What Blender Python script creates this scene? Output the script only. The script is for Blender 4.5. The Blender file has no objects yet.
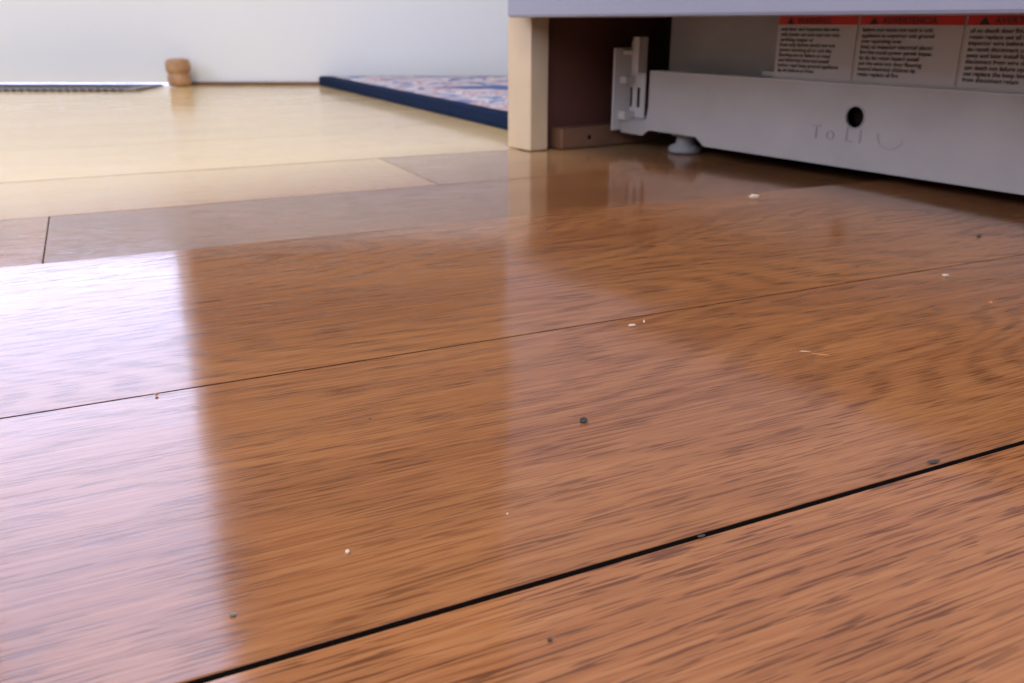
import bpy, bmesh, math, random
from mathutils import Vector, Matrix
random.seed(7)
sc = bpy.context.scene
sc.view_settings.view_transform = 'Standard'
sc.view_settings.look = 'None'

# ------------------------------------------------------------------ helpers
def new_mat(name, color=(.8,.8,.8), rough=.5, spec=.5, metallic=0.0, var=0.0, vscale=20, bump=0.0, bscale=200):
    m = bpy.data.materials.new(name); m.use_nodes = True
    nt = m.node_tree; b = nt.nodes['Principled BSDF']
    b.inputs['Base Color'].default_value = (*color, 1)
    b.inputs['Roughness'].default_value = rough
    b.inputs['Specular IOR Level'].default_value = spec
    b.inputs['Metallic'].default_value = metallic
    tc = nt.nodes.new('ShaderNodeTexCoord')
    if var > 0:
        n = nt.nodes.new('ShaderNodeTexNoise'); n.inputs['Scale'].default_value = vscale
        n.inputs['Detail'].default_value = 4
        nt.links.new(tc.outputs['Object'], n.inputs['Vector'])
        r = nt.nodes.new('ShaderNodeValToRGB')
        r.color_ramp.elements[0].position = .3; r.color_ramp.elements[1].position = .7
        r.color_ramp.elements[0].color = (*[c*(1-var) for c in color], 1)
        r.color_ramp.elements[1].color = (*[min(1,c*(1+var)) for c in color], 1)
        nt.links.new(n.outputs['Fac'], r.inputs['Fac'])
        nt.links.new(r.outputs['Color'], b.inputs['Base Color'])
    if bump > 0:
        n2 = nt.nodes.new('ShaderNodeTexNoise'); n2.inputs['Scale'].default_value = bscale
        nt.links.new(tc.outputs['Object'], n2.inputs['Vector'])
        bp = nt.nodes.new('ShaderNodeBump'); bp.inputs['Strength'].default_value = bump
        bp.inputs['Distance'].default_value = .001
        nt.links.new(n2.outputs['Fac'], bp.inputs['Height'])
        nt.links.new(bp.outputs['Normal'], b.inputs['Normal'])
    return m

def link(o): sc.collection.objects.link(o); return o
def empty(name, mat=None):
    e = bpy.data.objects.new(name, None); e.empty_display_size = .05
    if mat is not None: e.matrix_world = mat
    return link(e)
def mesh_obj(name, bm, mats, parent=None, smooth=False):
    me = bpy.data.meshes.new(name); bm.normal_update(); bm.to_mesh(me); bm.free()
    for m in (mats if isinstance(mats, (list, tuple)) else [mats]): me.materials.append(m)
    if smooth:
        for p in me.polygons: p.use_smooth = True
    o = bpy.data.objects.new(name, me); link(o)
    if parent: o.parent = parent
    return o
def add_box(bm, x, y, z, mi=0, bevel=0.0):
    vs = [bm.verts.new((a, b, c)) for a in x for b in y for c in z]
    idx = [(0,1,3,2),(4,6,7,5),(0,4,5,1),(2,3,7,6),(0,2,6,4),(1,5,7,3)]
    fs = [bm.faces.new([vs[i] for i in f]) for f in idx]
    bmesh.ops.recalc_face_normals(bm, faces=fs)
    for f in fs: f.material_index = mi
    if bevel > 0:
        es = list({e for f in fs for e in f.edges})
        r = bmesh.ops.bevel(bm, geom=es, offset=bevel, segments=2, affect='EDGES', profile=.5)
        for f in r['faces']: f.material_index = mi
def box(name, parent, mat, x, y, z, bevel=0.0):
    bm = bmesh.new(); add_box(bm, x, y, z, 0, bevel)
    return mesh_obj(name, bm, mat, parent)
def boxes(name, parent, mat, lst, bevel=0.0):
    bm = bmesh.new()
    for l in lst: add_box(bm, *l, 0, bevel)
    return mesh_obj(name, bm, mat, parent)
def lathe(bm, prof, seg=32, mi=0, origin=(0,0,0)):
    rings = []
    for r, z in prof:
        rings.append([bm.verts.new((origin[0]+r*math.cos(2*math.pi*i/seg), origin[1]+r*math.sin(2*math.pi*i/seg), origin[2]+z)) for i in range(seg)])
    for a, b in zip(rings, rings[1:]):
        for i in range(seg):
            f = bm.faces.new((a[i], a[(i+1)%seg], b[(i+1)%seg], b[i])); f.material_index = mi; f.smooth = True
    f = bm.faces.new(rings[-1]); f.material_index = mi
    f = bm.faces.new(list(reversed(rings[0]))); f.material_index = mi

H = 0.115            # camera height
# cabinet frame: s along the fronts (towards the right of the view), d into the cabinets
sv = Vector((.56, -.828, 0)).normalized(); dv = Vector((.828, .56, 0)).normalized()
CAB = Matrix(((sv.x, dv.x, 0, 0), (sv.y, dv.y, 0, 0), (0, 0, 1, 0), (0, 0, 0, 1)))

# ------------------------------------------------------------------ floor material
ANG = math.radians(25.3)
def wood_floor():
    m = bpy.data.materials.new('oak_planks'); m.use_nodes = True
    nt = m.node_tree; N = nt.nodes; L = nt.links; b = N['Principled BSDF']
    tc = N.new('ShaderNodeTexCoord')
    at = N.new('ShaderNodeAttribute'); at.attribute_name = 'plank'
    mp = N.new('ShaderNodeMapping'); mp.vector_type = 'POINT'
    mp.inputs['Rotation'].default_value = (0, 0, -ANG)
    L.new(tc.outputs['Object'], mp.inputs['Vector'])
    off = N.new('ShaderNodeVectorMath'); off.operation = 'MULTIPLY_ADD'
    L.new(at.outputs['Color'], off.inputs[0]); off.inputs[1].default_value = (7, 3, 5)
    L.new(mp.outputs['Vector'], off.inputs[2])
    def noise(scale, detail=2, rough=.5, dist=0.0):
        s = N.new('ShaderNodeVectorMath'); s.operation = 'MULTIPLY'; s.inputs[1].default_value = scale
        L.new(off.outputs[0], s.inputs[0])
        n = N.new('ShaderNodeTexNoise'); n.inputs['Scale'].default_value = 1
        n.inputs['Detail'].default_value = detail; n.inputs['Roughness'].default_value = rough
        n.inputs['Distortion'].default_value = dist
        L.new(s.outputs[0], n.inputs['Vector']); return n.outputs['Fac']
    def math_(op, a, bb=None, c=None):
        n = N.new('ShaderNodeMath'); n.operation = op
        for i, v in enumerate((a, bb, c)):
            if v is None: continue
            if isinstance(v, (int, float)): n.inputs[i].default_value = v
            else: L.new(v, n.inputs[i])
        return n.outputs[0]
    def mapr(v, a, bb, c, d, smooth=False):
        n = N.new('ShaderNodeMapRange'); n.inputs[1].default_value = a; n.inputs[2].default_value = bb
        if smooth: n.interpolation_type = 'SMOOTHSTEP'
        n.inputs[3].default_value = c; n.inputs[4].default_value = d; L.new(v, n.inputs[0]); return n.outputs[0]
    sep = N.new('ShaderNodeSeparateColor'); L.new(at.outputs['Color'], sep.inputs[0])
    big = noise((2.8, 13, 3), 1.5, .4)
    rings = math_('SINE', math_('MULTIPLY', big, 180))      # growth rings -> long cathedral figure
    ringf = mapr(rings, -.2, 1, 0, 1)
    pores = noise((55, 1250, 30), 1.5, .5)
    poref = mapr(pores, .53, .59, 0, 1)
    poref2 = math_('MULTIPLY', poref, mapr(rings, -.8, .5, .50, 1))
    lines = mapr(noise((12, 640, 20), 3, .6), .42, .62, 0, 1)
    blot = noise((5, 18, 3), 3, .5)
    def mix(f, a, bb):
        n = N.new('ShaderNodeMix'); n.data_type = 'RGBA'
        if isinstance(f, float): n.inputs[0].default_value = f
        else: L.new(f, n.inputs[0])
        for i, v in ((6, a), (7, bb)):
            if isinstance(v, tuple): n.inputs[i].default_value = (*v, 1)
            else: L.new(v, n.inputs[i])
        return n.outputs[2]
    base = mix(mapr(blot, .35, .65, 0, 1), (.345, .135, .037), (.26, .093, .026))
    base = mix(math_('MULTIPLY', lines, .42), base, (.44, .200, .066))
    base = mix(math_('MULTIPLY', ringf, .25), base, (.15, .050, .014))
    base = mix(math_('MULTIPLY', poref2, mapr(sep.outputs[2], 0, 1, .42, .78)), base, (.080, .027, .010))
    # daylight painted into the oak colour, paler towards the glazed end of the room
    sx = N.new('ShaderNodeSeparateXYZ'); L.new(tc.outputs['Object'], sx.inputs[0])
    lit_pos = math_('MULTIPLY_ADD', sx.outputs[0], -.8, sx.outputs[1])
    lit_fac = mapr(lit_pos, .62, .96, 0, 1, True)
    base = mix(math_('MULTIPLY', math_('MULTIPLY', sep.outputs[1], .97), lit_fac), base, (.87, .66, .30))
    hsv = N.new('ShaderNodeHueSaturation'); L.new(base, hsv.inputs['Color'])
    hsv.inputs['Saturation'].default_value = .96
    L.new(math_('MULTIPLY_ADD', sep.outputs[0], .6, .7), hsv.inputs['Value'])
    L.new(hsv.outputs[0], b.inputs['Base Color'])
    b.inputs['IOR'].default_value = 1.5
    smear = noise((14, 22, 5), 4, .6)
    L.new(mapr(smear, .3, .7, .075, .13), b.inputs['Roughness'])
    h = math_('ADD', math_('MULTIPLY', poref2, -.000018), math_('MULTIPLY', noise((16, 90, 5), 2, .5), .00006))
    h = math_('ADD', h, math_('MULTIPLY', noise((5, 12, 5), 1, .5), .0007))
    bp = N.new('ShaderNodeBump'); bp.inputs['Strength'].default_value = 1; bp.inputs['Distance'].default_value = 1
    L.new(h, bp.inputs['Height']); L.new(bp.outputs[0], b.inputs['Normal'])
    return m
floor_mat = wood_floor()
dark_mat = new_mat('gap_shade', (.012, .008, .006), .95, .1)  # near-black stands in for the shade inside seams, slots and holes

# ------------------------------------------------------------------ plank floor
# (n_start, n_end, z_start, z_end, gap at far edge)
fixed = [(-.02, .1426, .0002, -.0003, .0010), (.1426, .287, .0004, .0004, .0004), (.287, .4700, .0006, .0045, .0014),
         (.4700, .6136, .0014, .0002, .0004), (.6136, .766, 0.0003, .0, .0003), (.766, .960, .0002, 0, .0003)]
n = .960
while n < 2.75:
    w = random.choice((.19, .20, .21)); fixed.append((n, n+w, .0001, 0, .0002)); n += w
n = -.02; pre = []
while n > -3.7:
    w = random.choice((.14, .15, .175)); pre.append((n-w, n, 0, 0, .0006)); n -= w
rows = pre[::-1] + fixed
def floor_z(x, y):
    q = -math.sin(ANG)*x + math.cos(ANG)*y
    for a, b_, z0, z1, g in rows:
        if a <= q <= b_: return z0+(z1-z0)*(q-a)/(b_-a)
    return 0
joints_fixed = {.4700: [-1.35, -.032, 1.5], .1426: [-.9, .9], .287: [-.8, 1.2], -.02: [-.7, 1.1],
                .6136: [-1.0, .23, 1.5], .766: [-.62, .75]}
# (value, painted-daylight paleness, pore strength)
shade = {(.1426, 1): (.60, 0, .42), (.287, 1): (.46, 0, .33), (-.02, 1): (.82, 0, .88), (.47, 1): (.38, .32, .3), (.47, 2): (.1, 0, .4),  # low values paint the dishwasher's shade into the planks beside it
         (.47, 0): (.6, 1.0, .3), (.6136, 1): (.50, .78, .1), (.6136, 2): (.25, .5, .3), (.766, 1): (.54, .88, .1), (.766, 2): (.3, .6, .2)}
bm = bmesh.new()
col = bm.loops.layers.float_color.new('plank')
ca, sa = math.cos(ANG), math.sin(ANG)
prev_gap = .0004
for (a, b_, z0, z1, gap) in rows:
    key = min(joints_fixed, key=lambda k: abs(k-a))
    js = joints_fixed[key] if abs(key-a) < 1e-4 else None
    if js is None:
        js = []; t = -3.6+random.random()*1.2
        while t < 3.2: js.append(t); t += random.uniform(.9, 1.8)
    ts = [-3.7] + js + [3.4]
    n0 = a + prev_gap/2; n1 = b_ - gap/2
    b0 = .0003 if prev_gap > .0005 else .00008
    b1 = .0003 if gap > .0005 else .00008
    prev_gap = gap
    crown = .0006 if a < .2 else (.0003 if a < .4 else .0)
    for k in range(len(ts)-1):
        t0 = ts[k]+.0003; t1 = ts[k+1]-.0003
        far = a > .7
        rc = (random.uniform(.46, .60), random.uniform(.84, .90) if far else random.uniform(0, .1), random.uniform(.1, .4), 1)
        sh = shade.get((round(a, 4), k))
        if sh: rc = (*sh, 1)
        prof = [(n0, -.016), (n0, z0-b0), (n0+b0, z0)]
        M = 12
        for i in range(1, M):
            f = i/M; prof.append((n0+b0+(n1-n0-b0-b1)*f, z0+(z1-z0)*f+crown*math.sin(math.pi*f)))
        prof += [(n1-b1, z1), (n1, z1-b1), (n1, -.016)]
        be = b0
        def ring(t, drop=0):
            return [bm.verts.new((ca*t-sa*q, sa*t+ca*q, z if (i in (0, len(prof)-1)) else z-drop)) for i, (q, z) in enumerate(prof)]
        r0 = ring(t0, be*.7); r1 = ring(t0+be); r2 = ring(t1-be); r3 = ring(t1, be*.7)
        fs = []
        for ri, (A, B) in enumerate(((r0, r1), (r1, r2), (r2, r3))):
            for i in range(len(prof)-1):
                f = bm.faces.new((A[i], B[i], B[i+1], A[i+1])); f.smooth = (ri == 1 and 2 <= i <= len(prof)-4)
                if i == 0 or i == len(prof)-2: f.material_index = 1
                fs.append(f)
        fs.append(bm.faces.new(r0)); fs.append(bm.faces.new(r3[::-1]))
        fs[-1].material_index = fs[-2].material_index = 1
        for f in fs:
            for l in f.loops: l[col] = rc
def clip(co, no):
    bmesh.ops.bisect_plane(bm, geom=bm.verts[:]+bm.edges[:]+bm.faces[:], plane_co=co, plane_no=no, clear_outer=True)
clip((-2.45, 0, 0), (-1, 0, 0)); clip((0, -2.55, 0), (0, -1, 0)); clip((0, 1.80, 0), (0, 1, 0)); clip(dv*1.13, dv)
bmesh.ops.recalc_face_normals(bm, faces=bm.faces[:])
# flat faces act as sharp borders of the smooth crowned tops
for e in bm.edges:
    if any(not f.smooth for f in e.link_faces): e.smooth = False
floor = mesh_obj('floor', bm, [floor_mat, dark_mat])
bm = bmesh.new()
pts = [(-2.45, -2.55), (3.05, -2.55), (.13, 1.80), (-2.45, 1.80)]
f = bm.faces.new([bm.verts.new((x, y, -.0155)) for x, y in pts])
sub = mesh_obj('subfloor', bm, dark_mat, floor)

# ------------------------------------------------------------------ room shell
low_mat = new_mat('white_wainscot', (.77, .81, .78), .5, .3, var=.015, vscale=3, bump=.05, bscale=120)
wall_mat = new_mat('painted_wall', (.13, .088, .062), .6, .3, var=.03, vscale=3, bump=.05, bscale=120)
lwall_mat = new_mat('painted_wall_light', (.60, .57, .52), .6, .3, var=.03, vscale=3, bump=.05, bscale=120)
trim_mat = new_mat('white_trim', (.82, .82, .80), .35, .5, var=.01)
ceil_mat = new_mat('ceiling_paint', (.85, .85, .84), .8, .2, var=.01)
YB = 1.765
W1 = (-1.40, -.675, .36, 2.05)
W4 = (-2.33, -1.48, .10, 2.05)  # added opening outside the view, brings daylight onto the far floor
wb = boxes('wall_back', None, wall_mat, [((W1[1], .30), (YB, YB+.12), (W1[2], 2.45)), ((W4[1], W1[0]), (YB, YB+.12), (W1[2], 2.45)),
      ((W1[0], W1[1]), (YB, YB+.12), (W1[3], 2.45)), ((W4[0], W4[1]), (YB, YB+.12), (W4[3], 2.45)), ((-2.4, W4[0]), (YB, YB+.12), (0.003, 2.45))])
boxes('wainscot', wb, low_mat, [((W4[1], .30), (YB, YB+.12), (0.003, W1[2])), ((W4[0], W4[1]), (YB, YB+.12), (0.003, W4[2]))])
W2 = (-1.2, .8, .85, 2.1)  # added opening in the unseen left wall, for side light
boxes('wall_left', None, lwall_mat, [((-2.52, -2.4), (-2.6, W2[0]), (0, 2.45)), ((-2.52, -2.4), (W2[1], 1.885), (0, 2.45)),
      ((-2.52, -2.4), (W2[0], W2[1]), (0, W2[2])), ((-2.52, -2.4), (W2[0], W2[1]), (W2[3], 2.45))])
W3 = (-1.5, 1.2, .85, 2.1)  # added opening behind the camera, for light on the fronts
boxes('wall_front', None, lwall_mat, [((-2.4, W3[0]), (-2.62, -2.5), (0, 2.45)), ((W3[1], 3.2), (-2.62, -2.5), (0, 2.45)),
      ((W3[0], W3[1]), (-2.62, -2.5), (0, W3[2])), ((W3[0], W3[1]), (-2.62, -2.5), (W3[3], 2.45))])
o = box('wall_right', None, lwall_mat, (-1.42, 3.95), (1.10, 1.2), (0, 2.45)); o.matrix_world = CAB
box('ceiling', None, ceil_mat, (-2.52, 3.3), (-2.62, 1.885), (2.45, 2.55))
def window(name, axis, lo, hi, z0, z1, at, depth, mull=1):
    e = empty(name); t = .035
    def bx(nm, a, z):
        if axis == 'x': box(nm, e, trim_mat, a, (at, at+depth), z, .003)
        else: box(nm, e, trim_mat, (at, at+depth), a, z, .003)
    bx('jamb_1', (lo, lo+t), (z0, z1)); bx('jamb_2', (hi-t, hi), (z0, z1))
    bx('sill', (lo+t, hi-t), (z0, z0+t)); bx('head', (lo+t, hi-t), (z1-t, z1))
    for i in range(mull):
        c = lo+(hi-lo)*(i+1)/(mull+1); bx('mullion_%d' % (i+1), (c-.02, c+.02), (z0+t, z1-t))
window('window_1', 'x', W1[0], W1[1], W1[2], W1[3], YB+.02, .06, 0)
window('added_window_2', 'y', W2[0], W2[1], W2[2], W2[3], -2.48, .06, 1)
window('added_window_3', 'x', W3[0], W3[1], W3[2], W3[3], -2.58, .06, 2)
window('added_window_4', 'x', W4[0], W4[1], W4[2], W4[3], YB+.02, .06, 0)
strip_mat = new_mat('brown_strip', (.16, .08, .035), .5, .4, var=.2, vscale=60)
box('base_strip_1', None, strip_mat, (-.655, .06), (YB-.008, YB), (0, .006), .002)  # thin brown strip along the foot of the back wall

# ------------------------------------------------------------------ cabinet run
maple = new_mat('maple_edge', (.60, .47, .29), .45, .4, var=.05, vscale=30)
brownp = new_mat('brown_cabinet_side', (.11, .042, .026), .5, .4, var=.12, vscale=25)
cabp = new_mat('cabinet_paint', (.42, .41, .44), .4, .4, var=.01)
counter = new_mat('stone_counter', (.25, .23, .21), .25, .5, var=.35, vscale=150)
cab = empty('kitchen_base_cabinet', CAB)
box('face_stile', cab, maple, (-.717, -.679), (.480, .500), (.0008, .119), .0008)
box('side_panel_toe', cab, brownp, (-.712, -.690), (.500, 1.095), (.0008, .119))
box('toe_side_rail', cab, new_mat('brown_rail', (.19, .095, .05), .5, .4, var=.15, vscale=40), (-.690, -.672), (.512, .70), (.0008, .020), .001)
bm = bmesh.new(); lathe(bm, [(.0022, 0), (.0022, .0006)], 16)
o = mesh_obj('rail_screw_hole', bm, dark_mat, cab); o.rotation_euler = (math.pi/2, 0, math.pi/2); o.location = (-.6722, .545, .010)
box('side_panel', cab, cabp, (-.717, -.679), (.480, 1.095), (.119, .875), .001)
box('rear_toe_panel', cab, brownp, (-.690, -.06), (1.00, 1.02), (.0008, .10))
box('cabinet_carcass', cab, cabp, (-.07, .75), (.480, 1.095), (.119, .875), .001)
box('toe_board', cab, brownp, (-.07, .75), (.55, .57), (.0008, .119))
box('cabinet_door_a', cab, cabp, (-.065, .335), (.458, .480), (.125, .70), .003)
box('cabinet_door_b', cab, cabp, (.342, .745), (.458, .480), (.125, .70), .003)
box('cabinet_drawer_a', cab, cabp, (-.065, .335), (.458, .480), (.708, .868), .003)
box('cabinet_drawer_b', cab, cabp, (.342, .745), (.458, .480), (.708, .868), .003)
box('countertop', cab, counter, (-.73, .77), (.435, 1.098), (.876, .912), .004)

# ------------------------------------------------------------------ dishwasher
doorm = new_mat('dishwasher_enamel', (.27, .28, .33), .35, .5, var=.01)
plas = new_mat('galvanised_white', (.41, .37, .31), .45, .4, var=.06, vscale=30, bump=.05)
plas2 = new_mat('white_plastic', (.56, .52, .45), .45, .4, var=.03)
greyp = new_mat('grey_frame', (.36, .33, .30), .5, .4, var=.06, vscale=30)
legm = new_mat('grey_plastic', (.28, .26, .23), .5, .4, var=.05, vscale=60)
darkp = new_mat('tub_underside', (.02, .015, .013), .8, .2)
dw = empty('dishwasher', CAB)
box('door', dw, doorm, (-.690, -.078), (.461, .478), (.1185, .78), .0025)
box('control_panel', dw, new_mat('control_panel_grey', (.3, .3, .33), .35, .5, var=.01), (-.690, -.078), (.457, .478), (.783, .868), .004)
bm = bmesh.new()
add_box(bm, (-.62, -.17), (.425, .437), (.735, .750), 0, .003)
add_box(bm, (-.60, -.585), (.432, .463), (.737, .748)); add_box(bm, (-.205, -.19), (.432, .463), (.737, .748))
mesh_obj('door_handle', bm, new_mat('steel', (.6, .6, .62), .25, .5, 1.0), dw)
box('tub', dw, darkp, (-.665, -.085), (.485, 1.05), (.128, .865))
box('under_tub_shade_block', dw, darkp, (-.655, -.085), (.62, .98), (.007, .127))  # added dark block standing for the shade below the tub

def holed_plate(name, s0, s1, z0, z1, d, th, hs, hz, r, mat):
    bm = bmesh.new(); seg = 48
    def outer(a):
        c, s = math.cos(a), math.sin(a)
        k = 1e9
        if c > 1e-9: k = min(k, (s1-hs)/c)
        if c < -1e-9: k = min(k, (s0-hs)/c)
        if s > 1e-9: k = min(k, (z1-hz)/s)
        if s < -1e-9: k = min(k, (z0-hz)/s)
        return hs+k*c, hz+k*s
    angs = [2*math.pi*i/seg for i in range(seg)]
    for cx, cz in ((s0, z0), (s1, z0), (s1, z1), (s0, z1)): angs.append(math.atan2(cz-hz, cx-hs) % (2*math.pi))
    angs = sorted(angs); n = len(angs)
    fo = []; fi = []; bi = []; bo = []
    for a in angs:
        x, z = outer(a)
        fo.append(bm.verts.new((x, d, z))); bo.append(bm.verts.new((x, d+th, z)))
        fi.append(bm.verts.new((hs+r*math.cos(a), d, hz+r*math.sin(a)))); bi.append(bm.verts.new((hs+r*math.cos(a), d+th, hz+r*math.sin(a))))
    for i in range(n):
        j = (i+1) % n
        for q in ((fo[i], fo[j], fi[j], fi[i]), (fi[i], fi[j], bi[j], bi[i]), (bi[i], bi[j], bo[j], bo[i]), (bo[i], bo[j], fo[j], fo[i])):
            bm.faces.new(q)
    bmesh.ops.recalc_face_normals(bm, faces=bm.faces[:])
    return mesh_obj(name, bm, mat, dw)
holed_plate('access_panel', -.552, -.09, .012, .072, .577, .0012, -.403, .0494, .0075, plas)
bm = bmesh.new()
lathe(bm, [(.0074, 0), (.0074, .001)], 24)
o = mesh_obj('panel_hole_back', bm, dark_mat, dw); o.rotation_euler = (math.pi/2, 0, 0); o.location = (-.403, .586, .0494)
bm = bmesh.new()
seg = 40
for i in range(seg):
    a0, a1 = 2*math.pi*i/seg, 2*math.pi*(i+1)/seg
    def P(r, a, y): return bm.verts.new((-.403+r*math.cos(a), y, .0494+r*math.sin(a)))
    bm.faces.new((P(.0076, a0, .5762), P(.0076, a1, .5762), P(.0088, a1, .5768), P(.0088, a0, .5768)))
mesh_obj('hole_rim', bm, greyp, dw)
bm = bmesh.new()
poly = [(-.6636, .0135), (-.632, .0135), (-.624, .0190), (-.562, .0190), (-.552, .012), (-.552, .072), (-.6253, .0716), (-.6253, .040), (-.628, .0275), (-.6636, .0265)]
fv = [bm.verts.new((s, .577, z)) for s, z in poly]; bv = [bm.verts.new((s, .5785, z)) for s, z in poly]
bm.faces.new(fv); bm.faces.new(bv[::-1])
for i in range(len(poly)):
    j = (i+1) % len(poly); bm.faces.new((fv[i], bv[i], bv[j], fv[j]))
bmesh.ops.recalc_face_normals(bm, faces=bm.faces[:])
mesh_obj('access_panel_end', bm, plas, dw)
box('panel_flange', dw, plas2, (-.6253, -.09), (.577, .592), (.0715, .0728), .0003)
box('upper_plate', dw, plas, (-.487, -.09), (.5825, .584), (.0725, .124), .0003)
box('recess_plate', dw, greyp, (-.632, -.487), (.607, .609), (.070, .124), .0005)
box('recess_lip', dw, plas2, (-.505, -.486), (.590, .6075), (.0735, .0775), .0004)
boxes('side_bracket', dw, plas2, [((-.664, -.6615), (.565, .60), (.016, .092)), ((-.6615, -.640), (.585, .587), (.026, .098)),
      ((-.6615, -.653), (.572, .585), (.026, .034)), ((-.6615, -.653), (.572, .585), (.060, .066)),
      ((-.648, -.640), (.575, .587), (.070, .102)), ((-.660, -.644), (.574, .585), (.086, .090))], .0006)
boxes('bracket_slots', dw, dark_mat, [((-.6495, -.6465), (.5842, .5850), (.038, .056)), ((-.6595, -.6575), (.5842, .5850), (.038, .056))])
# levelling leg
legp = [(.0145, .0008), (.0155, .002), (.0155, .005), (.013, .007), (.009, .0085), (.008, .013), (.008, .0155), (.013, .016), (.013, .0225), (.006, .024), (.006, .030)]
bm = bmesh.new(); lathe(bm, legp, 28, 0, (-.594, .597, .0))
mesh_obj('levelling_leg', bm, legm, dw)
bm = bmesh.new(); lathe(bm, legp, 28, 0, (-.13, .602, .0))
mesh_obj('levelling_leg_b', bm, legm, dw)
boxes('frame_rails', dw, greyp, [((-.655, -.09), (.580, .62), (.0265, .0285)), ((-.625, -.565), (.612, .62), (.0235, .0295))])

# labels
lab = new_mat('label_paper', (.48, .45, .40), .5, .3, var=.02)
red = new_mat('label_red', (.55, .028, .018), .5, .3)
ink = new_mat('label_ink', (.04, .04, .04), .6, .2)
xs = [(-.4855, -.4145), (-.4125, -.3345), (-.3325, -.250), (-.247, -.165)]
titles = ['WARNING', 'ADVERTENCIA', 'AVERTISSEMENT', 'WARNING']
words = ("electrical shock hazard disconnect power before servicing replace all panels before operating failure to do so can result "
         "in death or electrical shock fire hazard do not install flooring under unit tip over keep children away from the open door "
         "read all instructions and retain for later use by the inspector ground the appliance use copper wire only").split()
def text(name, body, size, s, d, z, mat, ext=.00005, off=.00008):
    cu = bpy.data.curves.new(name, 'FONT'); cu.body = body; cu.size = size; cu.extrude = ext
    cu.offset = off
    cu.materials.append(mat); o = bpy.data.objects.new(name, cu); link(o)
    o.parent = dw; o.rotation_euler = (math.pi/2, 0, 0); o.location = (s, d, z)
    return o
for i, (a, b_) in enumerate(xs):
    box('label_%d' % (i+1), dw, lab, (a, b_), (.5820, .5825), (.0745, .1235))
    box('label_band_%d' % (i+1), dw, red, (a, b_), (.5816, .5820), (.1130, .1195))
    text('label_title_%d' % (i+1), titles[i], .0062, a+.018, .5814, .1138, ink)
    bm = bmesh.new()
    v = [bm.verts.new((a+x, .5813, z)) for x, z in ((.008, .1136), (.015, .1136), (.0115, .1187))]; bm.faces.new(v)
    mesh_obj('label_triangle_%d' % (i+1), bm, ink, dw)
    random.seed(20+i); lines = []
    for k in range(9):
        ln = ''
        while len(ln) < (31 if k not in (2, 8) else 20): ln += random.choice(words)+' '
        lines.append(ln.strip()[:36])
    t = text('label_text_%d' % (i+1), '\n'.join(lines), .0040, a+.003, .5814, .1085, ink, off=.00004)
    t.data.space_line = .95
markm = new_mat('scribed_mark', (.34, .31, .27), .5, .4)
t = text('embossed_mark', 'T o  L I', .015, -.440, .5766, .031, markm, .0002, 0)
bm = bmesh.new()
for i in range(26):
    a0, a1 = math.pi*(1.0+i/26*.9), math.pi*(1.0+(i+1)/26*.9)
    def P(r, a): return bm.verts.new((-.372+r*math.cos(a), .5765, .040+r*math.sin(a)))
    bm.faces.new((P(.010, a0), P(.010, a1), P(.0110, a1), P(.0110, a0)))
mesh_obj('embossed_arc', bm, markm, dw)

# ------------------------------------------------------------------ rug
def rug_mat(border):
    m = bpy.data.materials.new('rug_pile'); m.use_nodes = True; nt = m.node_tree; N = nt.nodes; L = nt.links; b = N['Principled BSDF']
    b.inputs['Roughness'].default_value = .95; b.inputs['Specular IOR Level'].default_value = .1
    tc = N.new('ShaderNodeTexCoord')
    if border:
        n = N.new('ShaderNodeTexNoise'); n.inputs['Scale'].default_value = 300; L.new(tc.outputs['Object'], n.inputs['Vector'])
        r = N.new('ShaderNodeValToRGB'); r.color_ramp.elements[0].color = (.005, .010, .028, 1); r.color_ramp.elements[1].color = (.012, .03, .075, 1)
        L.new(n.outputs[0], r.inputs[0]); L.new(r.outputs[0], b.inputs['Base Color'])
    else:
        n = N.new('ShaderNodeTexNoise'); n.inputs['Scale'].default_value = 10; n.inputs['Detail'].default_value = 3; n.inputs['Distortion'].default_value = 1.2
        L.new(tc.outputs['Object'], n.inputs['Vector'])
        r = N.new('ShaderNodeValToRGB'); r.color_ramp.interpolation = 'CONSTANT'
        e = r.color_ramp.elements; e[0].color = (.12, .18, .38, 1); e[0].position = 0; e[1].color = (.66, .62, .64, 1); e[1].position = .42
        for p, c in ((.50, (.55, .32, .36, 1)), (.54, (.70, .68, .68, 1)), (.60, (.22, .28, .48, 1)), (.66, (.62, .54, .54, 1))):
            x = e.new(p); x.color = c
        L.new(n.outputs[0], r.inputs[0]); L.new(r.outputs[0], b.inputs['Base Color'])
    nb = N.new('ShaderNodeTexNoise'); nb.inputs['Scale'].default_value = 500; L.new(tc.outputs['Object'], nb.inputs['Vector'])
    bp = N.new('ShaderNodeBump'); bp.inputs['Distance'].default_value = .002; L.new(nb.outputs[0], bp.inputs['Height']); L.new(bp.outputs[0], b.inputs['Normal'])
    return m
rc = [Vector((-.372, 1.750)), Vector((.004, .985)), Vector((.45, 1.20)), (Vector((.10, 1.750)))]
cen = sum(rc, Vector((0, 0)))/4
def inset(f): return [p+(cen-p)*f for p in rc]
bm = bmesh.new()
L0 = [[bm.verts.new((p.x, p.y, z)) for p in inset(f)] for f, z in ((0, .0008), (-.004, .006), (0, .015), (.015, .0175), (.07, .0178), (.075, .0170), (.4, .0170))]
for k, (A, B) in enumerate(zip(L0, L0[1:])):
    for i in range(4):
        j = (i+1) % 4; f = bm.faces.new((A[i], A[j], B[j], B[i])); f.material_index = 0 if k < 4 else 1
f = bm.faces.new(L0[-1]); f.material_index = 1
bm.faces.new(L0[0][::-1])
bmesh.ops.recalc_face_normals(bm, faces=bm.faces[:])
mesh_obj('area_rug', bm, [rug_mat(True), rug_mat(False)])

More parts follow.
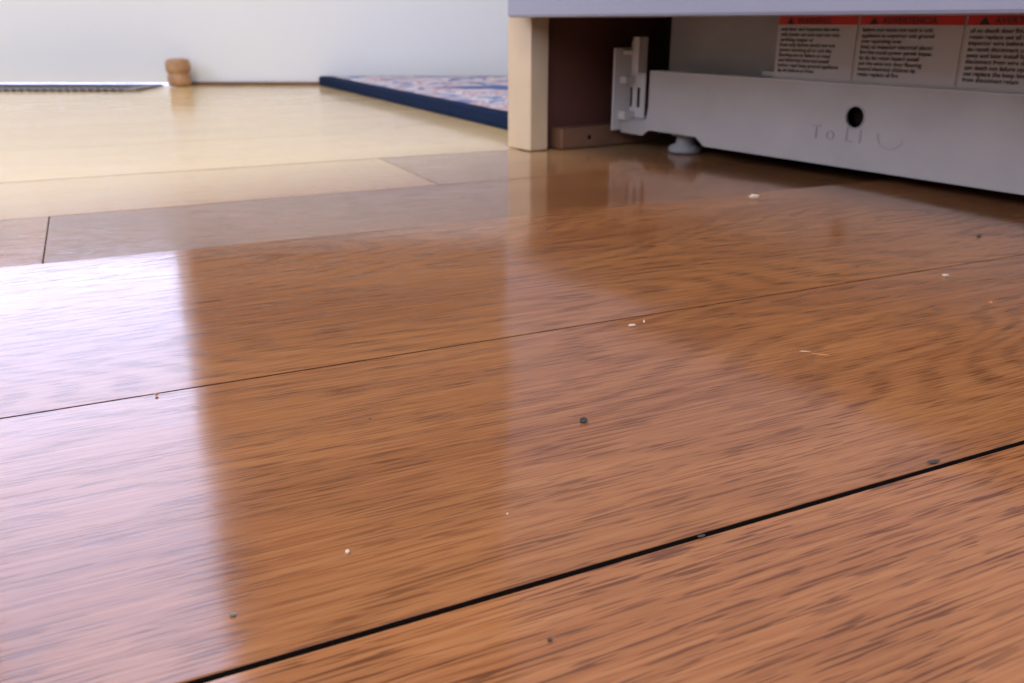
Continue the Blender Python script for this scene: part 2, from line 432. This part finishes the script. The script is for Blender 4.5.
# ------------------------------------------------------------------ wooden stop and floor register
wd = new_mat('turned_wood', (.42, .24, .11), .4, .4, var=.25, vscale=60)
bm = bmesh.new()
lathe(bm, [(.018, .0008), (.0205, .002), (.0215, .008), (.0213, .018), (.0200, .021), (.0192, .023), (.0200, .025), (.0218, .027), (.0228, .031), (.0230, .038), (.0218, .045), (.019, .049), (.012, .0505)], 32)
o = mesh_obj('wooden_door_stop', bm, wd); o.location = (-.634, 1.730, 0)
vm = new_mat('register_metal', (.26, .25, .23), .75, .2, 0, var=.03)
reg = empty('floor_register')
x0, x1, y0, y1 = -1.03, -.662, 1.590, 1.720
box('frame', reg, vm, (x0, x1), (y0, y1), (.0008, .0050), .0015)
sl = []
k = x0+.014
while k < x1-.018:
    for r0, r1 in ((y0+.014, y0+.060), (y0+.070, y1-.014)): sl.append(((k, k+.008), (r0, r1), (.0045, .0053)))
    k += .0135
boxes('slots', reg, dark_mat, sl)
sl = []
k = x0+.014
while k < x1-.018: sl.append(((k, k+.008), (y0-.0003, y0+.001), (.0016, .0040))); k += .0135
boxes('edge_slots', reg, dark_mat, sl)

# ------------------------------------------------------------------ crumbs
cm = [new_mat('chip_pale', (.75, .62, .45), .7, .2), new_mat('chip_nick_dark', (.07, .06, .05), .8, .2), new_mat('chip_grey', (.22, .22, .18), .8, .2), new_mat('chip_red', (.55, .25, .10), .7, .2)]
bm = bmesh.new()
def crumb(x, y, r, mi, st=(1, 1, .6), rot=0):
    z = floor_z(x, y)
    res = bmesh.ops.create_icosphere(bm, subdivisions=2, radius=r)
    R = Matrix.Rotation(rot, 3, 'Z')
    for v in res['verts']:
        c = v.co.copy(); c *= random.uniform(.72, 1.2)
        c = Vector((c.x*st[0], c.y*st[1], c.z*st[2])); c = R @ c
        v.co = Vector((x, y, z+.0004+r*st[2]*.75)) + c
        for f in v.link_faces: f.material_index = mi
random.seed(3)
for c in [(.1614, .578, .0026, 0, (1.3, .8, .6), .3), (.0216, .2395, .0011, 1, (1.2, 1, .9), 0), (.0228, .2390, .0006, 2), (-.0376, .1704, .0006, 0, (1, 1, .8)),
          (.048, .329, .0010, 0, (1.6, .5, .5), .2), (.0535, .334, .0007, 0, (.5, 2.6, .6), -.1), (.1127, .2968, .0005, 3, (6, .5, .5), -.35),
          (.108, .300, .0004, 0, (5, .5, .5), -.1), (.2072, .4014, .0011, 0, (1.5, .8, .6)), (.2619, .4787, .0014, 1), (.207, .359, .0008, 3), (-.116, .2605, .0007, 3),
          (-.0573, .1483, .0007, 2, (1.1, .8, .4)), (-.0012, .1872, .0003, 0), (-.0435, .242, .0004, 1), (.0075, .1412, .0005, 1), (.1164, .2145, .0010, 1, (2.4, .8, .2), .4),
          (.045, .1785, .0006, 1, (2, .8, .2), .4)]:  # flat dark ones stand for nicks in the near seam
    crumb(*c)
mesh_obj('floor_crumbs', bm, cm)

# ------------------------------------------------------------------ light
w = bpy.data.worlds.new('sky'); sc.world = w; w.use_nodes = True
bg = w.node_tree.nodes['Background']; bg.inputs[0].default_value = (.62, .68, 1.0, 1); bg.inputs[1].default_value = 5.8
def portal(nm, loc, rot, sx, sy):
    l = bpy.data.lights.new(nm, 'AREA'); l.shape = 'RECTANGLE'; l.size = sx; l.size_y = sy; l.cycles.is_portal = True
    o = bpy.data.objects.new(nm, l); o.location = loc; o.rotation_euler = rot; link(o)
portal('portal_1', ((W1[0]+W1[1])/2, YB+.11, (W1[2]+W1[3])/2), (-math.pi/2, 0, 0), W1[1]-W1[0], W1[3]-W1[2])
portal('portal_4', ((W4[0]+W4[1])/2, YB+.11, (W4[2]+W4[3])/2), (-math.pi/2, 0, 0), W4[1]-W4[0], W4[3]-W4[2])
portal('portal_2', (-2.5, (W2[0]+W2[1])/2, (W2[2]+W2[3])/2), (0, -math.pi/2, 0), W2[3]-W2[2], W2[1]-W2[0])
portal('portal_3', ((W3[0]+W3[1])/2, -2.6, (W3[2]+W3[3])/2), (math.pi/2, 0, 0), W3[1]-W3[0], W3[3]-W3[2])
l = bpy.data.lights.new('warm_fill_light', 'AREA'); l.size = .8; l.energy = 28; l.color = (1, .83, .54)  # added warm fill light, not a real fixture
o = bpy.data.objects.new('warm_fill_light', l); o.location = (-.6, -.3, 2.42); link(o)

# ------------------------------------------------------------------ camera
cd = bpy.data.cameras.new('camera'); cam = bpy.data.objects.new('camera', cd); link(cam)
cd.sensor_width = 36; cd.lens = 30.59; cd.clip_start = .01
pitch = math.atan(.3672)
cam.location = (0, 0, H); cam.rotation_euler = (math.pi/2-pitch, 0, 0)
cd.dof.use_dof = True; cd.dof.focus_distance = .27; cd.dof.aperture_fstop = 24
sc.camera = cam
